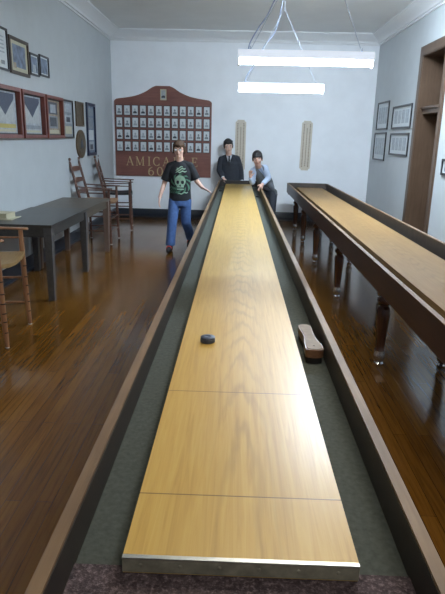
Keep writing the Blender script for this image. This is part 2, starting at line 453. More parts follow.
# ---------------------------------------------------------------- left tables
def square_table(label, x0, x1, y0, y1, h, top, legm):
    t = thing('table', label, 'table', ((x0+x1)/2, (y0+y1)/2, 0))
    w, d = (x1-x0)/2, (y1-y0)/2
    obj('tabletop', box(nb(), -w, w, -d, d, h-.03, h), top, t, bevel=.004)
    bm = nb(); a = .03
    box(bm, w-a-.022, w-a, -d+a, d-a, h-.13, h-.03); box(bm, -w+a, -w+a+.022, -d+a, d-a, h-.13, h-.03)
    box(bm, -w+a, w-a, -d+a, -d+a+.022, h-.13, h-.03); box(bm, -w+a, w-a, d-a-.022, d-a, h-.13, h-.03)
    obj('apron', bm, top, t)
    for sx in (-1, 1):
        for sy in (-1, 1):
            bm = nb(); x, y = sx*(w-.047), sy*(d-.047)
            loft(bm, [((x, y, z), V((r*1.414, 0, 0)), V((0, r*1.414, 0))) for z, r in ((0, .030), (.05, .031), (h-.16, .040), (h-.03, .040))], 4)
            for v in bm.verts:
                q = v.co-V((x, y, 0)); z = q.z; q = Matrix.Rotation(PI/4, 3, 'Z') @ V((q.x, q.y, 0)); v.co = V((x+q.x, y+q.y, z))
            obj('leg', bm, legm, t, bevel=.003)
    return t
square_table('dark square table nearest the camera by the left wall with a cream book on it', -2.555, -1.845, 5.52, 6.93, .795, 'table_dark', 'table_leg_grey')
square_table('brownish table with bare top pushed against the far side of the darker table', -2.555, -1.865, 6.95, 8.24, .785, 'table_brown', 'table_leg_tan')
t = thing('book', 'thick cream book lying on the dark table by the left wall', 'book', (-2.53, 5.93, .803), math.radians(-6))
obj('cover', box(nb(), -.10, .13, -.10, .10, 0, .005), 'cream', t); bm = nb(); box(bm, -.10, .13, -.10, .10, .050, .055); box(bm, -.105, -.10, -.1, .1, 0, .055)
obj('cover', bm, 'cream', t); obj('pages', box(nb(), -.10, .122, -.095, .095, .005, .050), 'cream', t)
tag(obj('booklet', box(nb(), -2.555, -2.35, 5.78, 6.05, .795, .803), 'cream', bevel=.002), 'thin cream booklet under the thick book on the dark table', 'booklet')

# ---------------------------------------------------------------- tall ladder back armchairs
def chair(label, loc, rotz, wd, seat, group='tall ladder back armchairs', front=True):
    """faces local +x, front posts at x=0, width along y .60"""
    w = .30; t = thing('armchair', label, 'chair', loc, rotz, group)
    def post(pts, rad, name='leg', rings=(), extra=None):
        bm = nb(); tube(bm, pts, rad, 12)
        P0, P1 = V(pts[0]), V(pts[-1])
        for z in rings:
            f = (z-P0.z)/(P1.z-P0.z); p = P0.lerp(P1, f)
            r = rad[0]+(rad[len(rad)//2]-rad[0])*min(1, f*2)+.0015
            lathe(bm, [(r, -.004), (r, .004)], p, 12, 1)
        if extra: lathe(bm, extra[1], extra[0], 12)
        l = obj(name, bm, [wd, 'chair_ring'], t)
        return l
    for s in (-1, 1):
        l = post([(.02, s*w, .008), (.018, s*w, .05), (.006, s*(w-.006), .30), (0, s*(w-.01), .66), (0, s*(w-.01), .865)], [.017, .019, .024, .024, .019], 'front_leg', (.13, .22, .29, .37, .45, .55))
        obj('glide', lathe(nb(), [(.016, 0), (.018, .003), (.015, .009)], (.02, s*w, 0), 12), 'glide', l)
        top = (-.60, s*(w-.045), 1.27)
        l = post([(-.44, s*(w-.04), .008), (-.445, s*(w-.045), .35), (-.46, s*(w-.045), .68), (-.53, s*(w-.045), .98), top], [.017, .021, .023, .021, .018], 'back_post', (),
             (top, [(.010, 0), (.010, .008), (.022, .022), (.026, .036), (.020, .052), (.004, .060)]))
        obj('glide', lathe(nb(), [(.016, 0), (.018, .003), (.015, .009)], (-.44, s*(w-.04), 0), 12), 'glide', l)
        bm = nb(); y = s*(w-.005)   # arm: flat, rounded front
        loft(bm, [((x, y+s*o, z), V((0, q, 0)), V((0, 0, .011))) for x, o, z, q in ((-.515, -.03, .895, .022), (-.35, -.01, .885, .026), (-.10, 0, .878, .030), (.02, .004, .876, .040), (.05, .004, .875, .030), (.062, .004, .875, .012))], 12)
        obj('arm', bm, wd, t)
        for z in (.18, .41): obj('rung', tube(nb(), [(.01, s*w, z+.03), (-.22, s*(w-.02), z+.03), (-.45, s*(w-.045), z+.03)], [.009, .012, .009], 8), wd, t)
        obj('arm_rail', tube(nb(), [(0, s*(w-.01), .80), (-.25, s*(w-.03), .80), (-.485, s*(w-.045), .80)], [.008, .010, .008], 8), wd, t)
    for z in ((.19, .40) if front else ()):
        obj('rung', tube(nb(), [(.012, -w, z), (.012, 0, z), (.012, w, z)], [.009, .013, .009], 8), wd, t)
    obj('rung', tube(nb(), [(-.445, -w+.04, .26), (-.445, w-.04, .26)], .010, 8), wd, t)
    # woven seat with rolled rails, hollowed in the middle
    bm = nb(); N = 12; G = []
    for i in range(N+1):
        row = []
        for j in range(N+1):
            a, b = i/N, j/N; x = -.47+a*.495; y = (-w+.012+.03*(1-a))*(1-2*b)*1.0
            dip = -.028*math.sin(PI*b)*(.45+.55*a) - .012*math.sin(PI*a)
            row.append(bm.verts.new((x+(.018*math.sin(PI*b) if i == N else 0), y, .685+dip)))
        G.append(row)
    for i in range(N):
        for j in range(N): bm.faces.new((G[i][j], G[i+1][j], G[i+1][j+1], G[i][j+1]))
    r = bmesh.ops.extrude_face_region(bm, geom=bm.faces[:]); 
    for v in [e for e in r['geom'] if isinstance(e, bmesh.types.BMVert)]: v.co.z -= .034
    obj('seat', bm, seat, t, bevel=.008)
    for z, f in ((.80, .32), (.98, .55), (1.15, .80)):
        x = -.46-.07*(z-.68)/.30 if z < .98 else -.53-.07*(z-.98)/.29
        bm = nb(); y1 = w-.05; n = 10
        A = []
        for k in range(n+1):
            b = k/n; y = -y1+2*y1*b; bow = -.022*math.sin(PI*b); hh = .030+.016*math.sin(PI*b)
            A.append([bm.verts.new((x+bow+dx, y, z+dz)) for dx, dz in ((-.006, -.030), (.006, -.030), (.006-.008, hh), (-.006-.008, hh))])
        for p, q in zip(A, A[1:]):
            for k in range(4): bm.faces.new((p[k], p[(k+1) % 4], q[(k+1) % 4], q[k]))
        bm.faces.new(A[0][::-1]); bm.faces.new(A[-1])
        obj('back_slat', bm, wd, t)
    return t
chair('tall light wooden armchair nearest the camera in front of the dark table', (-1.855, 4.49, 0), math.radians(3), 'chair_wood', 'rush_seat', front=False)
chair('tall ladder back armchair with a tan seat right behind the brownish table', (-2.00, 9.07, 0), 0, 'chair_red', 'seat_tan')
chair('tall dark ladder back armchair with a black seat, farthest along the left wall', (-1.99, 10.52, 0), math.radians(9), 'chair_red', 'seat_dark')

# ---------------------------------------------------------------- things on the walls
def wall_frame(side, y0, y1, z0, z1, label, fm, cat='picture', name='picture_frame', group=None, w=.022, depth=.022, content=(), back='paper', oval=False):
    """content: (u0,u1,v0,v1,material) as fractions of the opening, left to right as seen"""
    x = XL if side == 'L' else XR; sx = 1 if side == 'L' else -1
    t = thing(name, label, cat, (x, (y0+y1)/2, (z0+z1)/2), 0, group)
    hy, hz = (y1-y0)/2, (z1-z0)/2
    def B(bm, ya, yb, za, zb, d0, d1, mi=0): return box(bm, *sorted((sx*d0, sx*d1)), ya, yb, za, zb, mi)
    bm = nb()
    B(bm, -hy, hy, hz-w, hz, .001, depth); B(bm, -hy, hy, -hz, -hz+w, .001, depth); B(bm, -hy, -hy+w, -hz+w, hz-w, .001, depth); B(bm, hy-w, hy, -hz+w, hz-w, .001, depth)
    obj('frame', bm, fm, t, bevel=.003)
    iy, iz = hy-w, hz-w
    bk = obj('backing', B(nb(), -iy, iy, -iz, iz, .001, .006), back, t)
    dct = {}
    for ci, c in enumerate(content):
        u0, u1, v0, v1, mt = c[:5]; nm = c[5] if len(c) > 5 else 'picture'
        if side == 'R': u0, u1 = 1-u1, 1-u0
        bm = B(nb(), -iy+2*iy*u0, -iy+2*iy*u1, -iz+2*iz*v0, -iz+2*iz*v1, .006, .0085+.0006*ci)
        obj(nm, bm, mt, bk)
    return t
G = 'framed pictures on the left wall'
lines = [(.12, .88, .80-k*.10, .835-k*.10, 'photo_mid', 'text_line') for k in range(5)]
wall_frame('L', 6.02, 6.67, 2.34, 2.78, 'black framed white document at the near end of the upper left wall row', 'black_frame', content=lines+[(.72, .86, .10, .20, 'photo_grey', 'seal')])
wall_frame('L', 6.71, 7.31, 2.335, 2.735, 'larger dark framed group photo with cream border high on the left wall', 'brown_frame', w=.035, content=[(.06, .94, .06, .94, 'cream', 'mat'), (.13, .87, .14, .88, 'photo_blue'), (.14, .30, .10, .28, 'photo_tan')], back='cream')
wall_frame('L', 7.345, 7.665, 2.38, 2.64, 'small black framed photo next to the larger group photo in the upper row', 'black_frame', content=[(.08, .92, .08, .92, 'photo_blue'), (.3, .7, .1, .5, 'photo_mid')])
wall_frame('L', 7.70, 8.06, 2.405, 2.665, 'small black framed photo at the far end of the upper left wall row', 'black_frame', content=[(.08, .92, .08, .92, 'photo_blue')])
def regalia_box(y0, y1, label, kind):
    t = wall_frame('L', y0, y1, 1.62, 2.18, label, 'red_frame', 'shadow box', 'shadow_box', None, .042, .06, (), 'backing_dark')
    hy, hz = (y1-y0)/2-.042, .238
    M = Matrix(((0, 0, 1, .007), (1, 0, 0, 0), (0, 1, 0, 0), (0, 0, 0, 1)))
    bk = [c for c in t.children if c.name.startswith('backing')][0]
    obj('mat_board', prism(nb(), [(-hy*.94, -hz*.94), (hy*.94, -hz*.94), (hy*.94, hz*.94), (-hy*.94, hz*.94)], M, .002), 'photo_mid' if kind != 2 else 'photo_tan', bk)
    M2 = Matrix.Translation((.003, 0, 0)) @ M
    if kind < 2:
        obj('cloth_apron', prism(nb(), [(-hy*.75, -.10), (hy*.75, -.10), (hy*.75, hz*.6), (0, -.02), (-hy*.75, hz*.6)], M2, .004), 'regalia_white', bk)
        obj('collar', prism(nb(), [(-hy*.75, hz*.86), (-hy*.75, hz*.66), (0, -.03), (hy*.75, hz*.66), (hy*.75, hz*.86)], Matrix.Translation((.005, 0, 0)) @ M, .004), 'regalia_blue', bk)
        obj('name_strip', prism(nb(), [(-hy*.8, -.17), (hy*.8, -.17), (hy*.8, -.125), (-hy*.8, -.125)], M2, .004), 'regalia_gold' if kind == 0 else 'photo_grey', bk)
        obj('name_strip', prism(nb(), [(-hy*.8, -.21), (hy*.8, -.21), (hy*.8, -.185), (-hy*.8, -.185)], M2, .004), 'cream', bk)
    else:
        for (u0, u1, v0, v1, mt) in ((-.6, .6, .18, .85, 'photo_dark'), (-.35, .35, .25, .72, 'photo_mid'), (-.6, .6, -.62, .08, 'photo_grey'), (-.4, .4, -.5, 0, 'photo_dark'), (-.7, .7, -.9, -.7, 'cream')):
            dd = .003 if abs(u0) > .5 else .006
            obj('picture', prism(nb(), [(u0*hy, v0*hz), (u1*hy, v0*hz), (u1*hy, v1*hz), (u0*hy, v1*hz)], Matrix.Translation((dd, 0, 0)) @ M, .003), mt, bk)
regalia_box(6.05, 6.85, 'red framed shadow box with a gold strip, nearest the camera on the left wall', 0)
regalia_box(6.90, 7.70, 'red framed shadow box holding white cloth and blue collar above a grey strip', 1)
regalia_box(7.76, 8.50, 'red framed shadow box with two dark pictures, farthest along the left wall', 2)
wall_frame('L', 8.60, 9.12, 1.62, 2.18, 'black frame of three small pictures one above another beside the red shadow boxes', 'black_frame', w=.025, content=[(.14, .86, .70, .94, 'photo_mid'), (.14, .86, .38, .62, 'photo_mid'), (.14, .86, .08, .30, 'cream'), (.3, .7, .42, .56, 'photo_dark')], back='photo_grey')
wall_frame('L', 9.28, 9.74, 1.81, 2.19, 'small brown wooden plaque hanging above the oval plaque on the left wall', 'plaque_wood', 'plaque', 'plaque', w=.03, content=[(.1, .9, .08, .92, 'plaque_bronze', 'plate')], back='plaque_wood')
t = thing('oval_plaque', 'brown oval plaque on the left wall below the small wooden plaque', 'plaque', (XL, 9.5, 1.53))
oval = lambda a, b: [(a*math.cos(2*PI*k/36), b*math.sin(2*PI*k/36)) for k in range(36)]
MO = Matrix(((0, 0, 1, .001), (1, 0, 0, 0), (0, 1, 0, 0), (0, 0, 0, 1)))
obj('board', prism(nb(), oval(.27, .225), MO, .025), 'plaque_wood', t, bevel=.006)
bm = nb(); prism(bm, oval(.21, .17), Matrix.Translation((.025, 0, 0)) @ MO, .004)
pl = obj('plate', bm, 'plaque_bronze', t)
bm = nb(); prism(bm, [(0, .09), (.05, .02), (.09, -.08), (0, -.04), (-.09, -.08), (-.05, .02)], Matrix.Translation((.029, 0, 0)) @ MO, .006)
obj('emblem', bm, 'photo_dark', pl)
wall_frame('L', 9.92, 10.50, 1.33, 2.21, 'tall dark blue frame of four photos above the far chairs on the left wall', 'navy_frame', w=.05, depth=.03, content=[(.15, .85, .79, .95, 'photo_grey'), (.15, .85, .52, .76, 'photo_grey'), (.15, .85, .27, .49, 'paper'), (.15, .85, .05, .24, 'photo_mid'), (.3, .7, .07, .18, 'photo_dark')], back='photo_blue')
def certificate(y0, y1, z0, z1, label):
    cols = []
    for k in range(4): cols += [(.10+.21*k, .26+.21*k, .18, .84, 'photo_mid', 'text_block')]
    wall_frame('R', y0, y1, z0, z1, label, 'black_frame', 'picture', 'picture_frame', None, .03, .022, cols)
certificate(10.80, 11.65, 1.90, 2.41, 'black framed print, upper one nearest the back corner on the right wall')
certificate(9.37, 10.50, 1.90, 2.28, 'black framed wide print, upper one beside the brown doorway')
certificate(10.82, 11.70, 1.335, 1.855, 'black framed print, lower one nearest the back corner on the right wall')
certificate(9.38, 10.50, 1.46, 1.83, 'black framed wide print, lower one beside the brown doorway')
wall_frame('R', 7.10, 7.73, 1.27, 1.48, 'small dark frame on the right wall at the near side of the doorway', 'black_frame', w=.03, content=[(.1, .9, .1, .9, 'photo_grey')])

# ---- honor board of portraits on the back wall
def half(v): return V((-1.561, YB-.001, 0))+v
BX = -1.561
hb = thing('honor_board', 'large wooden board of framed portraits with gold lettering on the back wall', 'honor board', (BX, YB, 0))
MB = Matrix(((1, 0, 0, 0), (0, 0, -1, -.001), (0, 1, 0, 0), (0, 0, 0, 1)))
poly = [(-1.0, .87), (1.0, .87), (1.0, 2.36)]
rt = bezier([(.985, 2.385, 0), (.93, 2.41, 0), (.75, 2.435, 0), (.55, 2.475, 0), (.37, 2.545, 0), (.22, 2.635, 0), (.14, 2.668, 0)], 6)
poly += [(p.x, p.y) for p in rt] + [(-p.x, p.y) for p in reversed(rt)] + [(-1.0, 2.36)]
obj('panel', prism(nb(), poly, MB, .028), 'honor_wood', hb, bevel=.006)
bm = nb()
for z in (2.315,): box(bm, -.985, .985, -.034, -.028, z, z+.012)
for k in range(5): box(bm, -.98, .98, -.034, -.028, 1.345+k*.238, 1.357+k*.238)
obj('ledge', bm, 'honor_wood', hb)
PF = {}
for c in range(12):
    for r in range(4):
        x = -.900+c*.1637; z = 2.188-r*.238
        if not PF:
            f = obj('portrait_frame', box(nb(), -.069, .069, -.040, -.028, -.102, .102), 'black_frame', hb)
            p = obj('portrait', box(nb(), -.058, .058, -.042, -.040, -.091, .091), 'paper', f)
            PF['f'], PF['p'] = f, p
            # a portrait: head and shoulders on a pale ground, three variants
            PF['v'] = []
            for hd, sh in (('photo_mid', 'photo_dark'), ('photo_grey', 'photo_grey'), ('photo_mid', 'photo_mid')):
                bm = nb(); prism(bm, [(.018*math.cos(a*PI/8), .012+.024*math.sin(a*PI/8)) for a in range(16)], Matrix.Translation((0, -.041, 0)) @ MB, .002, 0)
                prism(bm, [(-.04, -.062), (.04, -.062), (.036, -.032), (.014, -.016), (-.014, -.016), (-.036, -.032)], Matrix.Translation((0, -.041, 0)) @ MB, .002, 1)
                me = bpy.data.meshes.new('figure'); bm.to_mesh(me); bm.free(); me.materials.append(MATS[hd]); me.materials.append(MATS[sh]); PF['v'].append(me)
            f.location = (x, 0, z)
        else:
            f = PF['f'].copy(); C.objects.link(f); f.parent = hb; f.location = (x, 0, z)
            p = PF['p'].copy(); C.objects.link(p); p.parent = f
        q = bpy.data.objects.new('figure', PF['v'][random.choice((0, 1, 1, 2, 2))]); C.objects.link(q); q.parent = f
f = obj('portrait_frame', box(nb(), -.062, .062, -.040, -.028, -.105, .105), 'cream', hb); f.location = (.012, 0, 2.50); f['label'] = 'cream framed portrait at the top centre'
p = obj('portrait', box(nb(), -.042, .042, -.043, -.040, -.082, .082), 'photo_mid', f)
q = bpy.data.objects.new('figure', PF['v'][0]); C.objects.link(q); q.parent = f; q.location = (0, -.002, 0)
# raised gold serif letters
def strokes(ch):
    """quads in a unit box: width varies, height 1"""
    S = []
    def bar(x0, y0, x1, y1, w):
        d = V((x1-x0, y1-y0)); n = V((-d.y, d.x)).normalized()*w/2
        S.append([(x0+n.x, y0+n.y), (x0-n.x, y0-n.y), (x1-n.x, y1-n.y), (x1+n.x, y1+n.y)])
    def serif(x, y, w=.26): S.append([(x-w/2, y-.025), (x+w/2, y-.025), (x+w/2, y+.025), (x-w/2, y+.025)])
    def arc(cx, cy, rx, ry, a0, a1, tk, tn, n=18):
        for k in range(n):
            t0, t1 = (math.radians(a0+(a1-a0)*j/n) for j in (k, k+1))
            pts = []
            for tt, sgn in ((t0, 1), (t0, -1), (t1, -1), (t1, 1)):
                w = tn+(tk-tn)*abs(math.cos(tt)); pts.append((cx+(rx+sgn*w/2)*math.cos(tt), cy+(ry+sgn*w/2)*math.sin(tt)))
            S.append(pts)
    T, N = .13, .05
    if ch == 'A': bar(.05, .02, .40, 1, N); bar(.40, 1, .75, .02, T); bar(.18, .36, .62, .36, N); serif(.06, .025); serif(.75, .025); w = .85
    elif ch == 'M': bar(.12, 0, .12, 1, N); bar(.12, 1, .5, .05, T); bar(.5, .05, .88, 1, N); bar(.9, 0, .9, 1, T); serif(.12, .025); serif(.9, .025, .3); serif(.08, .975, .2); serif(.93, .975, .2); w = 1.05
    elif ch == 'I': bar(.17, 0, .17, 1, T); serif(.17, .025, .32); serif(.17, .975, .32); w = .36
    elif ch == 'C': arc(.47, .5, .40, .47, 48, 312, T, N); bar(.76, .95, .76, .68, N); bar(.76, .05, .76, .30, N); w = .86
    elif ch == 'B': bar(.17, 0, .17, 1, T); serif(.13, .025, .24); serif(.13, .975, .24); arc(.36, .75, .24, .225, -90, 90, T, N); arc(.38, .265, .28, .24, -90, 90, T, N); bar(.17, .975, .38, .975, N); bar(.17, .51, .38, .51, N); bar(.17, .025, .4, .025, N); w = .76
    elif ch == 'L': bar(.17, 0, .17, 1, T); serif(.17, .975, .3); serif(.1, .025, .2); bar(.1, .025, .68, .025, N); bar(.67, 0, .67, .24, N); w = .74
    elif ch == 'E': bar(.17, 0, .17, 1, T); serif(.1, .975, .2); bar(.1, .975, .66, .975, N); bar(.65, 1, .65, .78, N); bar(.17, .51, .52, .51, N); bar(.52, .62, .52, .40, N); bar(.1, .025, .70, .025, N); bar(.69, 0, .69, .24, N); w = .76
    elif ch == '6': arc(.38, .31, .27, .285, 0, 360, T, N); arc(.62, .42, .52, .55, 100, 180, T, N); w = .74
    elif ch == '0': arc(.38, .5, .29, .475, 0, 360, T, N); w = .76
    return S, w
def letter(ch, x, z, h, wscale):
    S, w = strokes(ch); bm = nb()
    for q in S: prism(bm, [(x+a*h*wscale, z+b*h) for a, b in q], Matrix.Translation((0, -.028, 0)) @ MB, .006)
    o = obj('letter', bm, 'gold_leaf', hb, smooth=False); o['label'] = 'raised gold %s' % (('letter '+ch) if ch.isalpha() else ('digit '+ch))
u2x = lambda u: u-BX
for ch, x, h in (('A', -2.33, .185), ('M', -2.135, .185), ('I', -1.885, .185), ('C', -1.775, .185), ('A', -1.565, .185), ('B', -1.345, .185), ('L', -1.165, .185), ('E', -.965, .185)):
    letter(ch, u2x(x), 1.085, h, .92)
for ch, x in (('6', -1.885), ('0', -1.70)): letter(ch, u2x(x), .885, .18, 1.0)

# ---- scoring boards: cream slats with notched corners and rows of peg marks
def scorer(xc, z0, z1, label, tilt):
    t = thing('score_board', label, 'score board', (xc, YB, (z0+z1)/2), 0, None); t.rotation_euler = (0, tilt, 0)
    w, h, n = .108, (z1-z0)/2, .035
    P = [(-w+n, -h), (w-n, -h), (w-n, -h+n*.6), (w, -h+n*1.3), (w, h-n*1.3), (w-n, h-n*.6), (w-n, h), (-w+n, h), (-w+n, h-n*.6), (-w, h-n*1.3), (-w, -h+n*1.3), (-w+n, -h+n*.6)]
    pn = obj('panel', prism(nb(), P, Matrix.Translation((0, .002, 0)) @ MB, .022), 'scorer_wood', t, bevel=.004)
    M = Matrix.Translation((0, -.0215, 0)) @ MB
    for x in (-.062, .062):
        bm = nb()
        for k in range(30):
            z = -h+.08+k*(2*h-.16)/29; prism(bm, [(x-.012, z-.008), (x+.012, z-.008), (x+.012, z+.008), (x-.012, z+.008)], M, .0015)
        obj('peg_row', bm, 'scorer_mark', pn)
    bm = nb()
    for k in range(20):
        z = -h+.1+k*(2*h-.26)/19; prism(bm, [(-.008, z-.011), (.010, z-.011), (.010, z+.011), (-.008, z+.011)], M, .0015)
    obj('number_row', bm, 'scorer_mark', pn)
    for sx in (-1, 1):
        obj('screw', ell(nb(), (sx*.055, -.024, h-.07), (.007, .004, .007), seg=10, rings=6), 'dull_steel', pn)
scorer(.045, 1.02, 2.05, 'tall narrow cream score board on the back wall behind the boy in the black suit', 0)
scorer(1.405, 1.07, 2.06, 'tall narrow cream score board hanging alone on the back wall to the right', math.radians(.6))

# ---------------------------------------------------------------- hanging fluorescent lights
def fixture(y, z, label, cable, apex, glow='lamp_glow', xc=.585):
    t = thing('fluorescent_light', label, 'ceiling light', (xc, y, z), 0, 'hanging fluorescent lights')
    w = .61
    bm = nb()   # white channel with sloping shoulders
    for a, b in ((-w, w),):
        P = [(-.065, .060), (.065, .060), (.065, .072), (.035, .130), (-.035, .130), (-.065, .072)]
        prism(bm, P, Matrix(((0, 0, 1, a), (1, 0, 0, 0), (0, 1, 0, 0), (0, 0, 0, 1))), b-a)
    ho = obj('housing', bm, 'housing_glow', t, bevel=.003)
    P = [(-.062, .060), (-.058, .034), (-.022, .010), (.022, .010), (.058, .034), (.062, .060)]
    obj('diffuser', prism(nb(), P, Matrix(((0, 0, 1, -w+.012), (1, 0, 0, 0), (0, 1, 0, 0), (0, 0, 0, 1))), 2*w-.024), glow, t)
    for s in (-1, 1):
        obj('end_cap', prism(nb(), [(-.066, .062), (-.068, .022), (-.044, -.004), (.044, -.004), (.068, .022), (.066, .062)], Matrix(((0, 0, 1, s*(w-.006)-.006), (1, 0, 0, 0), (0, 1, 0, 0), (0, 0, 0, 1))), .012), 'lamp_white', t)
    ax, az = apex
    for s in (-1, 1):
        obj('chain', tube(nb(), [(s*.50, 0, .128), (ax, 0, az)], .0035, 6), 'chain_grey', t)
        obj('hook', lathe(nb(), [(.008, 0), (.006, .03), (.004, .035)], (s*.50, 0, .128), 8), 'chain_grey', t)
    obj('hanger_rod', tube(nb(), [(ax, 0, az-.02), (ax, 0, ZC-z)], .005, 6), 'chain_grey', t)
    obj('ceiling_plate', lathe(nb(), [(.045, ZC-z-.02), (.05, ZC-z-.005), (.05, ZC-z-.001)], (ax, 0, 0)), 'lamp_white', t)
    if cable:
        obj('power_cable', tube(nb(), bezier([(-.52, 0, .13), (-.50, 0, .20), (-.43, .01, .32), (-.36, .02, .42), (-.26, .02, .62), (-.1, .02, .85), (ax, .02, ZC-z-.02)], 8), .006, 6), 'cable_blue', t)
    return t
fixture(8.50, 2.315, 'farther of the two hanging fluorescent lights, closer to the back wall', True, (.0, 1.10))
fixture(5.45, 2.315, 'nearer of the two hanging fluorescent lights, larger in view with a blue cable', True, (.05, 1.15))
fixture(2.40, 2.60, 'added unseen fluorescent light over the near end of the shuffleboard table', True, (.05, .9), 'added_glow_near')  # unseen lamp added to brighten the near field
fixture(-.70, 2.60, 'added unseen fluorescent light behind the near end of the shuffleboard table', True, (.05, .9), 'added_glow_near')  # second unseen lamp, added for more light at the near end

fixture(7.0, 3.46, 'added unseen fluorescent light close to the ceiling over the dark mahogany table', False, (0, .16), 'added_glow_side', 1.55)  # unseen lamp added to brighten the back wall, right wall and ceiling
# ---------------------------------------------------------------- people
def bake(bm, name, mat, parent, voxel=.008, smooth=2, noise_amt=0):
    bmesh.ops.recalc_face_normals(bm, faces=bm.faces)
    me = bpy.data.meshes.new(name); bm.to_mesh(me); bm.free()
    o = bpy.data.objects.new(name, me); C.objects.link(o)
    r = o.modifiers.new('r', 'REMESH'); r.mode = 'VOXEL'; r.voxel_size = voxel; r.use_smooth_shade = True
    s = o.modifiers.new('s', 'SMOOTH'); s.factor = .5; s.iterations = smooth
    dg = bpy.context.evaluated_depsgraph_get(); dg.update()
    m2 = bpy.data.meshes.new_from_object(o.evaluated_get(dg)); o.modifiers.clear(); o.data = m2
    bpy.data.meshes.remove(me); m2.name = name
    m2.materials.clear(); m2.materials.append(MATS[mat])
    for p in m2.polygons: p.use_smooth = True
    o.parent = parent
    return o
def limb(bm, pts, rads, n=14, balls=True):
    pts = [V(p) for p in pts]
    for (a, b, ra, rb) in zip(pts, pts[1:], rads, rads[1:]):
        u, w = frame_axes(b-a); loft(bm, [(a, u*ra, w*ra), (b, u*rb, w*rb)], n)
    if balls:
        for p, r in list(zip(pts, rads)): ell(bm, p, (r*.995,)*3, seg=14, rings=8)
    return bm
def sleeve(bm, pts, rads, n=16):
    """flat ended tube with balls only at inner joints"""
    limb(bm, pts, rads, n, False)
    for p, r in list(zip(pts, rads))[:-1]: ell(bm, p, (r*.99,)*3, seg=14, rings=8)
    return bm
def hand(bm, wrist, d, nrm, thumb, curl=.35, spread=.10, L=.165):
    """d: along the fingers, nrm: back of hand to palm direction, thumb: side of the thumb"""
    wrist = V(wrist); d = V(d).normalized(); nrm = V(nrm); nrm = (nrm-d*nrm.dot(d)).normalized()
    s = d.cross(nrm).normalized()
    if s.dot(V(thumb)) < 0: s = -s
    pl = L*.52; hw = L*.21
    loft(bm, [(wrist+d*t, s*q, nrm*h) for t, q, h in ((-.01, hw*.68, .016), (pl*.3, hw*.9, .015), (pl*.7, hw*1.02, .0135), (pl, hw, .011))], 14)
    for k, (off, ln) in enumerate(((.75, .44), (.26, .49), (-.25, .46), (-.74, .36))):
        p = wrist+d*pl*.92+s*hw*off; dirv = (d+s*spread*off).normalized(); pts = [p]; a = curl*.6
        for seg in (.46, .30, .24):
            q = (dirv*math.cos(a)+nrm*math.sin(a)); pts.append(pts[-1]+q*L*ln*seg); a += curl
        limb(bm, pts, [.0088, .0082, .0074, .0062], 10)
    p = wrist+d*pl*.22+s*hw*.75; td = (d*.75+s*.8+nrm*.25).normalized()
    p2 = p+td*L*.22; p3 = p2+(td*.7+d*.6+nrm*.2*curl).normalized()*L*.17
    limb(bm, [p, p2, p3], [.0125, .0098, .0078], 10)
    return bm
def head_parts(bm, c, fw, up, k=1.0):
    """c: head centre (eye level), fw: facing, up; k: scale, 1 = .215 tall"""
    c = V(c); fw = V(fw).normalized(); up = V(up); up = (up-fw*up.dot(fw)).normalized(); rt = fw.cross(up)
    R = Matrix((rt, fw, up)).transposed()
    P = lambda x, y, z: c+(rt*x+fw*y+up*z)*k
    E = lambda p, r: ell(bm, P(*p), tuple(q*k for q in r), R, 20, 14)
    E((0, -.012, .030), (.074, .092, .080))
    E((0, .018, -.020), (.063, .066, .075))
    E((0, .032, -.066), (.044, .046, .038))
    E((0, .058, -.088), (.024, .022, .018))
    E((0, .040, .018), (.062, .050, .030))
    for s in (-1, 1):
        E((s*.036, .058, -.030), (.022, .022, .020)); E((s*.077, -.010, -.012), (.008, .018, .030))
    limb(bm, [P(0, .084, .004), P(0, .098, -.022), P(0, .104, -.034)], [.008*k, .011*k, .013*k], 10)
    for s in (-1, 1): E((s*.013, .090, -.036), (.009, .010, .008))
    E((0, .080, -.062), (.026, .010, .008))
    return P, R, k
def face(parent, P, R, k, hairm, brow=.0):
    for s in (-1, 1):
        e = obj('eye', ell(nb(), P(s*.031, .080, .000), (.0125*k, .006*k, .0052*k), R), 'eye_white', parent)
        obj('iris', ell(nb(), P(s*.031, .0845, .000), (.0052*k, .003*k, .0050*k), R), 'eye_dark', e)
        obj('eyebrow', tube(nb(), [P(s*.014, .089, .017), P(s*.032, .088, .022), P(s*.048, .078, .016)], [.0032*k, .004*k, .0025*k], 8), hairm, parent)
    obj('mouth', tube(nb(), [P(-.024, .084, -.062), P(0, .0925, -.060), P(.024, .084, -.062)], [.003*k, .0055*k, .003*k], 8), 'lip', parent)
def hair(parent, P, R, k, mat, style):
    bm = nb()
    E = lambda p, r: ell(bm, P(*p), tuple(q*k for q in r), R, 18, 12)
    E((0, -.022, .046), (.083, .096, .090)); E((0, -.055, .010), (.076, .062, .070))
    rnd = random.Random(5)
    if style == 'shag':
        for a in range(26):
            t = 2*PI*a/26; x = .074*math.cos(t); y = -.015+.085*math.sin(t)
            front = math.sin(t) > .45
            z0 = .075; z1 = (.020+rnd.random()*.018) if front else (-.040-rnd.random()*.03)
            if front: y += .010
            limb(bm, [P(x*.55, y*.6, z0+.03), P(x*1.02, y*.99, (z0+z1)/2+.012), P(x*1.10+rnd.uniform(-.008, .008), y*1.05, z1)], [.018*k, .017*k, .006*k], 8)
    else:
        for a in range(26):
            t = PI*a/25; x = .072*math.cos(t); y = .004+.074*math.sin(t)
            z1 = .052+.008*abs(math.cos(t))+rnd.uniform(-.008, .008)
            if style == 'fringe': z1 -= .028
            limb(bm, [P(x*.50, y*.50, .108), P(x*.93, y*.92, z1+.024), P(x*1.03, y*1.02, z1)], [.014*k, .014*k, .006*k], 8)
        for s in (-1, 1):
            E((s*.070, -.016, .012), (.016, .038, .046))
    return bake(bm, 'hair', mat, parent, .005, 1)
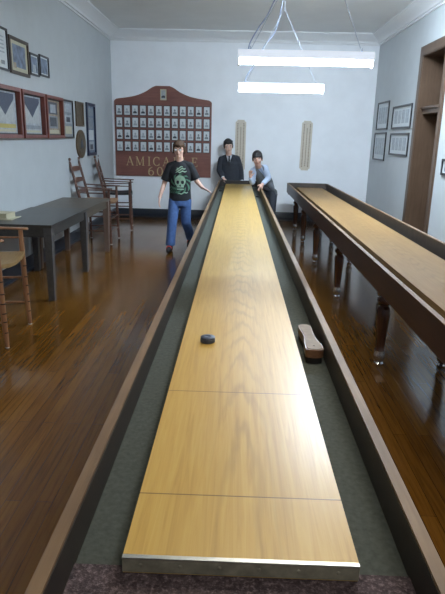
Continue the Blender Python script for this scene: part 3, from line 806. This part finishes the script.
def torso_rings(pts):
    """(centre, half width vector, half depth vector)"""
    return [(V(c), V(u), V(w)) for c, u, w in pts]
def ground(c, parent):
    pass
def shoe(bm, ankle, toe, r=1.0):
    ankle, toe = V(ankle), V(toe); d = (toe-ankle); 
    a0 = V((ankle.x, ankle.y, ankle.z)); heel = a0-V((d.x, d.y, 0)).normalized()*.035*r+V((0, 0, -.055*r))
    limb(bm, [a0, heel, a0.lerp(toe, .55)+V((0, 0, -.005)), toe], [.040*r, .036*r, .043*r, .034*r])
    return bm
def body(t, J, mat, headc, fw, up, k, hands, tw=.155, td=.095):
    """one continuous body from the joints J"""
    bm = nb()
    sh = (V(J['sl'])+V(J['sr']))/2; hp = (V(J['hl'])+V(J['hr']))/2
    ax = (V(J['sr'])-V(J['sl'])).normalized(); sp = (sh-hp).normalized(); dp = ax.cross(sp).normalized(); hx = (V(J['hr'])-V(J['hl'])).normalized()
    R = [(hp-sp*.07, hx*.105, dp*.075), (hp, hx*.12, dp*.08), (hp.lerp(sh, .35), ax*.108, dp*.075), (hp.lerp(sh, .75), ax*tw*.92, dp*td*.92), (hp.lerp(sh, .95), ax*tw*.9, dp*.075), (sh+sp*.04, ax*.065, dp*.055)]
    loft(bm, R, 20)
    P, Rm, k = head_parts(bm, headc, fw, up, k)
    limb(bm, [sh+sp*.0, P(0, -.020, -.085), P(0, -.012, -.03)], [.054*k, .051*k, .050*k])
    for s in 'lr': limb(bm, [sh+sp*.05, J['s'+s]], [.042, .044])
    for s in 'lr':
        limb(bm, [J['s'+s], J['e'+s], J['w'+s]], [.048, .037, .026])
        d, nrm, th, curl = hands[s]; hand(bm, J['w'+s], d, nrm, th, curl, .12)
        limb(bm, [V(J['h'+s])-V((0, 0, .03)), J['k'+s], J['a'+s]], [.055, .048, .036])
        shoe(bm, J['a'+s], J['t'+s], .8)
    b = bake(bm, 'body', mat, t, .0065, 2)
    return b, P, Rm, k, (sh, hp, ax, sp, dp, hx)

# ---- boy in a black T-shirt walking up the left side
T1 = thing('person', 'boy in black T-shirt with green skull print walking left of the middle table', 'person', (-.86, 8.40, 0))
O = V((-.86, 8.40, 0))
def rel(d, o): return {k: tuple(V(v)-o) for k, v in d.items()}
J = rel(dict(sl=(-.995, 8.43, 1.262), sr=(-.698, 8.43, 1.272), el=(-1.080, 8.45, 1.02), er=(-.600, 8.46, 1.05), wl=(-1.14, 8.36, .81), wr=(-.505, 8.36, .965),
             hl=(-.925, 8.43, .80), hr=(-.765, 8.43, .80), kl=(-.955, 8.35, .45), kr=(-.760, 8.47, .44), al=(-.985, 8.33, .085), ar=(-.705, 8.74, .15), tl=(-.995, 8.17, .034), tr=(-.725, 8.63, .036)), O)
hd = V((-.857, 8.37, 1.505))-O
b, P, R, k, fr = body(T1, J, 'skin', hd, (-.05, -1, -.06), (0, 0, 1), 1.03, dict(l=((-.12, -.25, -1), (1, .0, 0), (0, -1, 0), .30), r=((.75, -.25, -.35), (0, -.5, -1), (-.2, -1, .5), .12)))
face(T1, P, R, k, 'hair_brown')
hair(T1, P, R, k, 'hair_brown', 'shag')
g = nb()
for s in (-1, 1):
    tube(g, [P(s*.034+.020*math.cos(2*PI*q/16), .097, .017*math.sin(2*PI*q/16)) for q in range(17)], .002, 6)
    tube(g, [P(s*.055, .094, .004), P(s*.080, .01, .004)], .0018, 6)
tube(g, [P(-.014, .099, .004), P(.014, .099, .004)], .002, 6)
gl = obj('glasses', g, 'dull_steel', T1)
for s in (-1, 1): obj('lens', ell(nb(), P(s*.034, .097, 0), (.0165, .0015, .0135), R), 'glide', gl)  # pale opaque lenses: glint on the glasses put in as colour
sh, hp, ax, sp, dp, hx = fr
def tee():
    bm = nb()
    loft(bm, [(hp-sp*.035, ax*.168, dp*.118), (hp+sp*.10, ax*.160, dp*.110), (hp.lerp(sh, .5), ax*.160, dp*.108), (hp.lerp(sh, .8), ax*.172, dp*.112), (hp.lerp(sh, .97), ax*.155, dp*.090), (sh+sp*.045, ax*.10, dp*.075), (sh+sp*.078, ax*.066, dp*.062)], 24)
    for s in 'lr':
        limb(bm, [sh+sp*.046, J['s'+s]], [.054, .057])
        a, e = V(J['s'+s]), V(J['e'+s]); sleeve(bm, [a, a.lerp(e, .5), a.lerp(e, .86)], [.058, .066, .073])
    return bake(bm, 't_shirt', 'tee_black', T1, .008, 2)
shirt = tee()
# print: skull and script lines wrapped onto the shirt front
bpy.context.view_layer.update()
def print_patch(shirt, parent, name, mat, inside, u0, u1, v0, v1, step, org, u, v, nrm):
    bm = nb(); grid = {}
    def pt(i, j):
        if (i, j) in grid: return grid[(i, j)]
        p = org+u*(u0+i*step)+v*(v0+j*step); ok, loc, no, _ = shirt.ray_cast(p+nrm*.4, -nrm)
        grid[(i, j)] = bm.verts.new(loc+nrm*.003) if ok else None
        return grid[(i, j)]
    ni, nj = int((u1-u0)/step), int((v1-v0)/step)
    for i in range(ni):
        for j in range(nj):
            if inside(u0+(i+.5)*step, v0+(j+.5)*step):
                q = [pt(i, j), pt(i+1, j), pt(i+1, j+1), pt(i, j+1)]
                if all(q): bm.faces.new(q)
    r = bmesh.ops.solidify(bm, geom=bm.faces[:], thickness=-.0015)
    return obj(name, bm, mat, parent)
def el2(x, y, cx, cy, a, b): return ((x-cx)/a)**2+((y-cy)/b)**2 < 1
def skull(x, y):
    ins = el2(x, y, 0, .02, .062, .066) or (abs(x-.004) < .040 and -.075 < y < -.02)
    hol = el2(x, y, -.026, .008, .017, .019) or el2(x, y, .028, .008, .017, .019) or el2(x, y, .002, -.028, .008, .012) or (y < -.05 and abs(y+.055) < .006)
    return ins and not hol
def halo(x, y):
    if skull(x, y): return False
    r = math.hypot(x-.005, y+.01)
    return (.066 < r < .115 and math.sin(9*math.atan2(y, x)+r*120) > .25) or (x < -.03 and -.12 < y < -.04 and math.sin(x*260)*math.sin(y*190) > .1)
def script(x, y):
    for cx, cy, L, a in ((.005, .15, .055, .25), (.012, .125, .060, .12), (-.005, .17, .035, .3), (.03, -.112, .055, .2)):
        xx = x-cx; yy = y-cy-xx*a-.006*math.sin(xx*110)
        if abs(xx) < L and abs(yy) < .0075*(1-abs(xx)/L*.5): return True
    return False
oc = hp.lerp(sh, .52); U, W_, Nn = V((1, 0, 0)), V((0, 0, 1)), V((0, -1, 0))
oc = V((oc.x+.01, oc.y, oc.z-.015))
print_patch(shirt, shirt, 'skull_print', 'print_light', lambda x, y: skull(x/1.3, y/1.3), -0.104, 0.104, -0.104, 0.130, .005, oc, U, W_, Nn)
print_patch(shirt, shirt, 'smoke_print', 'print_green', lambda x, y: halo(x/1.3, y/1.3), -0.156, 0.156, -0.169, 0.143, .005, oc, U, W_, Nn)
print_patch(shirt, shirt, 'script_print', 'print_light', lambda x, y: script(x/1.3, y/1.3), -0.104, 0.130, -0.182, 0.260, .004, oc, U, W_, Nn)
bm = nb()
loft(bm, [(hp+sp*.03, hx*.152, dp*.108), (hp-sp*.05, hx*.160, dp*.112), (hp-sp*.12, hx*.152, dp*.100)], 20)
for s in 'lr':
    h_, k_, a_ = V(J['h'+s]), V(J['k'+s]), V(J['a'+s]); sleeve(bm, [h_-V((0, 0, .03)), h_.lerp(k_, .5), k_, k_.lerp(a_, .6), k_.lerp(a_, .97)], [.092, .083, .073, .070, .076])
bake(bm, 'jeans', 'denim', T1, .008, 2)
for s in 'lr':
    so = bake(shoe(nb(), J['a'+s], J['t'+s], 1.0), 'shoe', 'shoe_dark', T1, .006, 2)
    a, tt = V(J['a'+s]), V(J['t'+s]); m_ = a.lerp(tt, .62)+V((0, 0, .012))
    obj('stripe', loft(nb(), [(m_+(tt-a).normalized()*q, V((.0445, 0, 0)), V((0, .010, .041))) for q in (-.005, .005)], 16), 'shoe_red', so)

# ---- boy in a black suit at the far end
T2 = thing('person', 'boy in black suit and tie standing behind the far end of the middle table', 'person', (-.15, 11.74, 0))
O = V((-.15, 11.74, 0))
J = rel(dict(sl=(-.335, 11.75, 1.262), sr=(-.008, 11.75, 1.280), el=(-.372, 11.73, 1.04), er=(.072, 11.77, 1.04), wl=(-.285, 11.56, .905), wr=(.10, 11.69, .84),
             hl=(-.215, 11.76, .84), hr=(-.035, 11.76, .84), kl=(-.225, 11.74, .46), kr=(-.02, 11.74, .46), al=(-.23, 11.77, .085), ar=(-.01, 11.77, .085), tl=(-.25, 11.62, .034), tr=(.01, 11.62, .034)), O)
hd = V((-.195, 11.68, 1.518))-O
b, P, R, k, fr = body(T2, J, 'skin_pale', hd, (.12, -1, -.08), (-.08, 0, 1), 1.18, dict(l=((.42, -.75, -.38), (0, -.35, -1), (1, 0, 0), .40), r=((.0, -.15, -1), (-1, 0, 0), (0, -1, 0), .4)))
face(T2, P, R, k, 'hair_black')
hair(T2, P, R, k, 'hair_black', 'short')
sh, hp, ax, sp, dp, hx = fr
fwd = V((0, -1, 0))
def jacket(extra):
    bm = nb()
    loft(bm, [(hp-sp*.12, hx*.195, dp*.130), (hp+sp*.05, hx*.190, dp*.125), (hp.lerp(sh, .4), ax*.185, dp*.122), (hp.lerp(sh, .78), ax*.198, dp*.122), (hp.lerp(sh, .97), ax*.175, dp*.095), (sh+sp*.05, ax*.12, dp*.080), (sh+sp*.09, ax*.070, dp*.066)], 24)
    for s in 'lr':
        limb(bm, [sh+sp*.052, J['s'+s]], [.060, .062])
        a, e, w = V(J['s'+s]), V(J['e'+s]), V(J['w'+s]); sleeve(bm, [a, a.lerp(e, .5), e, e.lerp(w, .93)], [.064, .066, .060, .047])
    return bake(bm, 'jacket', 'suit_black', T2, .008, 2)
jk = jacket(0); bpy.context.view_layer.update()
def vshape(top, bot, half):
    return lambda x, y: bot < y < top and abs(x) < half*(y-bot)/(top-bot)
oc = sh+sp*.035
N2 = V((0, -1, 0)); U2 = V((1, 0, 0)); W2 = V((0, 0, 1))
print_patch(jk, jk, 'shirt', 'shirt_white', vshape(.045, -.15, .062), -.08, .08, -.16, .06, .005, oc, U2, W2, N2)
def lapel(x, y):
    w = .062*(y+.15)/.195
    return -.17 < y < .045 and w <= abs(x) < w+.034 and not (abs(y+.02) < .006 and abs(x) > w+.016)
lp = print_patch(jk, jk, 'lapel', 'suit_black', lapel, -.11, .11, -.18, .06, .005, oc, U2, W2, N2)
for v in lp.data.vertices: v.co.y -= .004
def tie(x, y): return (-.16 < y < .006 and abs(x) < .013+.009*(.006-y)/.16) or (.004 < y < .032 and abs(x) < .016)
tp = print_patch(jk, jk, 'tie', 'tie_black', tie, -.04, .04, -.17, .05, .003, oc+V((.002, 0, 0)), U2, W2, N2)
for v in tp.data.vertices: v.co.y -= .007
bm = nb(); loft(bm, [(sh+sp*.05, ax*.078, dp*.072), (sh+sp*.105, ax*.064, dp*.062)], 20); bake(bm, 'shirt_collar', 'shirt_white', T2, .006, 1)
for s in 'lr':
    e, w = V(J['e'+s]), V(J['w'+s]); obj('shirt_cuff', limb(nb(), [e.lerp(w, .90), e.lerp(w, 1.0)], [.036, .033], 16, False), 'shirt_white', T2)
bm = nb(); loft(bm, [(hp+sp*.03, hx*.16, dp*.11), (hp-sp*.12, hx*.165, dp*.11)], 20)
for s in 'lr':
    h_, k_, a_ = V(J['h'+s]), V(J['k'+s]), V(J['a'+s]); sleeve(bm, [h_-V((0, 0, .03)), k_, k_.lerp(a_, .98)], [.095, .075, .066])
bake(bm, 'trousers', 'suit_black', T2, .009, 2)
for s in 'lr': bake(shoe(nb(), J['a'+s], J['t'+s], 1.0), 'shoe', 'shoe_dark', T2, .006, 2)

# ---- boy in a grey vest leaning over the far right corner
T3 = thing('person', 'boy in grey vest leaning over the right rail of the middle table', 'person', (.62, 10.50, 0))
O = V((.62, 10.50, 0))
J = rel(dict(sl=(.285, 10.32, 1.125), sr=(.500, 10.41, 1.178), el=(.275, 10.20, .935), er=(.560, 10.22, 1.01), wl=(.235, 10.11, 1.03), wr=(.445, 10.055, .905),
             hl=(.545, 10.56, .76), hr=(.665, 10.44, .76), kl=(.55, 10.55, .42), kr=(.665, 10.40, .42), al=(.56, 10.62, .085), ar=(.67, 10.46, .085), tl=(.54, 10.48, .034), tr=(.64, 10.32, .034)), O)
hd = V((.350, 10.24, 1.335))-O
b, P, R, k, fr = body(T3, J, 'skin_tan', hd, (-.06, -1, -.10), (-.10, 0, 1), 1.12, dict(l=((-.02, .08, 1), (.1, -1, 0), (1, -.2, 0), 1.25), r=((-.25, -.55, -.55), (-.5, .1, -1), (-1, 0, .2), .62)), tw=.125, td=.085)
face(T3, P, R, k, 'hair_black')
hair(T3, P, R, k, 'hair_black', 'fringe')
sh, hp, ax, sp, dp, hx = fr
def dress():
    bm = nb()
    loft(bm, [(hp+sp*.0, hx*.142, dp*.105), (hp.lerp(sh, .4), ax*.135, dp*.098), (hp.lerp(sh, .78), ax*.142, dp*.100), (hp.lerp(sh, .97), ax*.132, dp*.080), (sh+sp*.04, ax*.08, dp*.066), (sh+sp*.065, ax*.060, dp*.056)], 22)
    for s in 'lr':
        limb(bm, [sh+sp*.04, J['s'+s]], [.050, .054])
        a, e, w = V(J['s'+s]), V(J['e'+s]), V(J['w'+s]); sleeve(bm, [a, a.lerp(e, .5), e, e.lerp(w, .92)], [.060, .058, .054, .040])
    s_ = bake(bm, 'shirt', 'shirt_blue', T3, .008, 2)
    bm = nb()
    loft(bm, [(hp-sp*.07, hx*.158, dp*.122), (hp+sp*.05, hx*.152, dp*.118), (hp.lerp(sh, .4), ax*.146, dp*.112), (hp.lerp(sh, .75), ax*.148, dp*.112), (hp.lerp(sh, .98), ax*.122, dp*.092), (sh+sp*.045, ax*.088, dp*.078)], 22)
    for s in 'lr': limb(bm, [sh+sp*.042, sh.lerp(V(J['s'+s]), .72)], [.055, .057])
    return bake(bm, 'vest', 'vest_grey', T3, .008, 2)
vest = dress(); bpy.context.view_layer.update()
# front of the torso: normal from hip/shoulder axes
nf = dp if dp.y < 0 else -dp; nf = nf.normalized(); axu = ax.normalized()
pc = sh+sp*.02
print_patch(vest, vest, 'shirt_front', 'shirt_blue', vshape(.028, -.17, .050), -.07, .07, -.18, .04, .005, pc, axu, sp, nf)
tp = print_patch(vest, vest, 'tie', 'tie_blue', lambda x, y: -.15 < y < .028 and abs(x) < .012+.006*(.02-y)/.16, -.04, .04, -.17, .04, .004, pc, axu, sp, nf)
for v in tp.data.vertices: v.co += nf*.004
bm = nb(); loft(bm, [(sh+sp*.04, ax*.074, dp*.070), (sh+sp*.078, ax*.060, dp*.058)], 20); bake(bm, 'shirt_collar', 'shirt_blue', T3, .006, 1)
for q in range(4):
    c = pc+sp*(-.20-.05*q); ok, loc, no, _ = vest.ray_cast(c+nf*.4, -nf)
    if ok: obj('button', ell(nb(), loc, (.006, .006, .006), seg=10, rings=6), 'eye_dark', vest)
bm = nb(); loft(bm, [(hp+sp*.03, hx*.145, dp*.105), (hp-V((0, 0, .12)), hx*.150, V((hx.y, -hx.x, 0))*.105)], 20)
for s in 'lr':
    h_, k_, a_ = V(J['h'+s]), V(J['k'+s]), V(J['a'+s]); sleeve(bm, [h_-V((0, 0, .03)), k_, k_.lerp(a_, .98)], [.086, .068, .060])
bake(bm, 'trousers', 'suit_black', T3, .009, 2)
for s in 'lr': bake(shoe(nb(), J['a'+s], J['t'+s], .95), 'shoe', 'shoe_dark', T3, .006, 2)

# ---------------------------------------------------------------- camera, world, exposure
cd = bpy.data.cameras.new('camera'); cam = bpy.data.objects.new('camera', cd); C.objects.link(cam)
f = 558.; cx, cy = 222.5, 297.; vp = (238.3, 139.); roll = math.radians(1.7)
fw = V((vp[0]-cx, vp[1]-cy, f)).normalized()
d0 = V((-math.sin(roll), math.cos(roll), 0)); dn = (d0-fw*d0.dot(fw)).normalized(); rt = dn.cross(fw)
# rows = world axes written in camera coordinates (x right, y down, z forward)
RW = Matrix((rt, fw, -dn))
right = RW @ V((1, 0, 0)); upv = RW @ V((0, -1, 0)); back = RW @ V((0, 0, -1))
cam.matrix_world = Matrix.Translation((0, 0, 1.67)) @ Matrix((right, upv, back)).transposed().to_4x4()
cd.sensor_fit = 'VERTICAL'; cd.sensor_height = 24; cd.lens = f/594*24; cd.clip_start = .05
bpy.context.scene.camera = cam
w = bpy.data.worlds.new('world'); bpy.context.scene.world = w; w.use_nodes = True
bg = w.node_tree.nodes['Background']; bg.inputs[0].default_value = (.62, .74, .9, 1); bg.inputs[1].default_value = .5
vs = bpy.context.scene.view_settings
vs.view_transform = 'Standard'; vs.look = 'None'; vs.exposure = 0; vs.gamma = 1; vs.use_curve_mapping = False
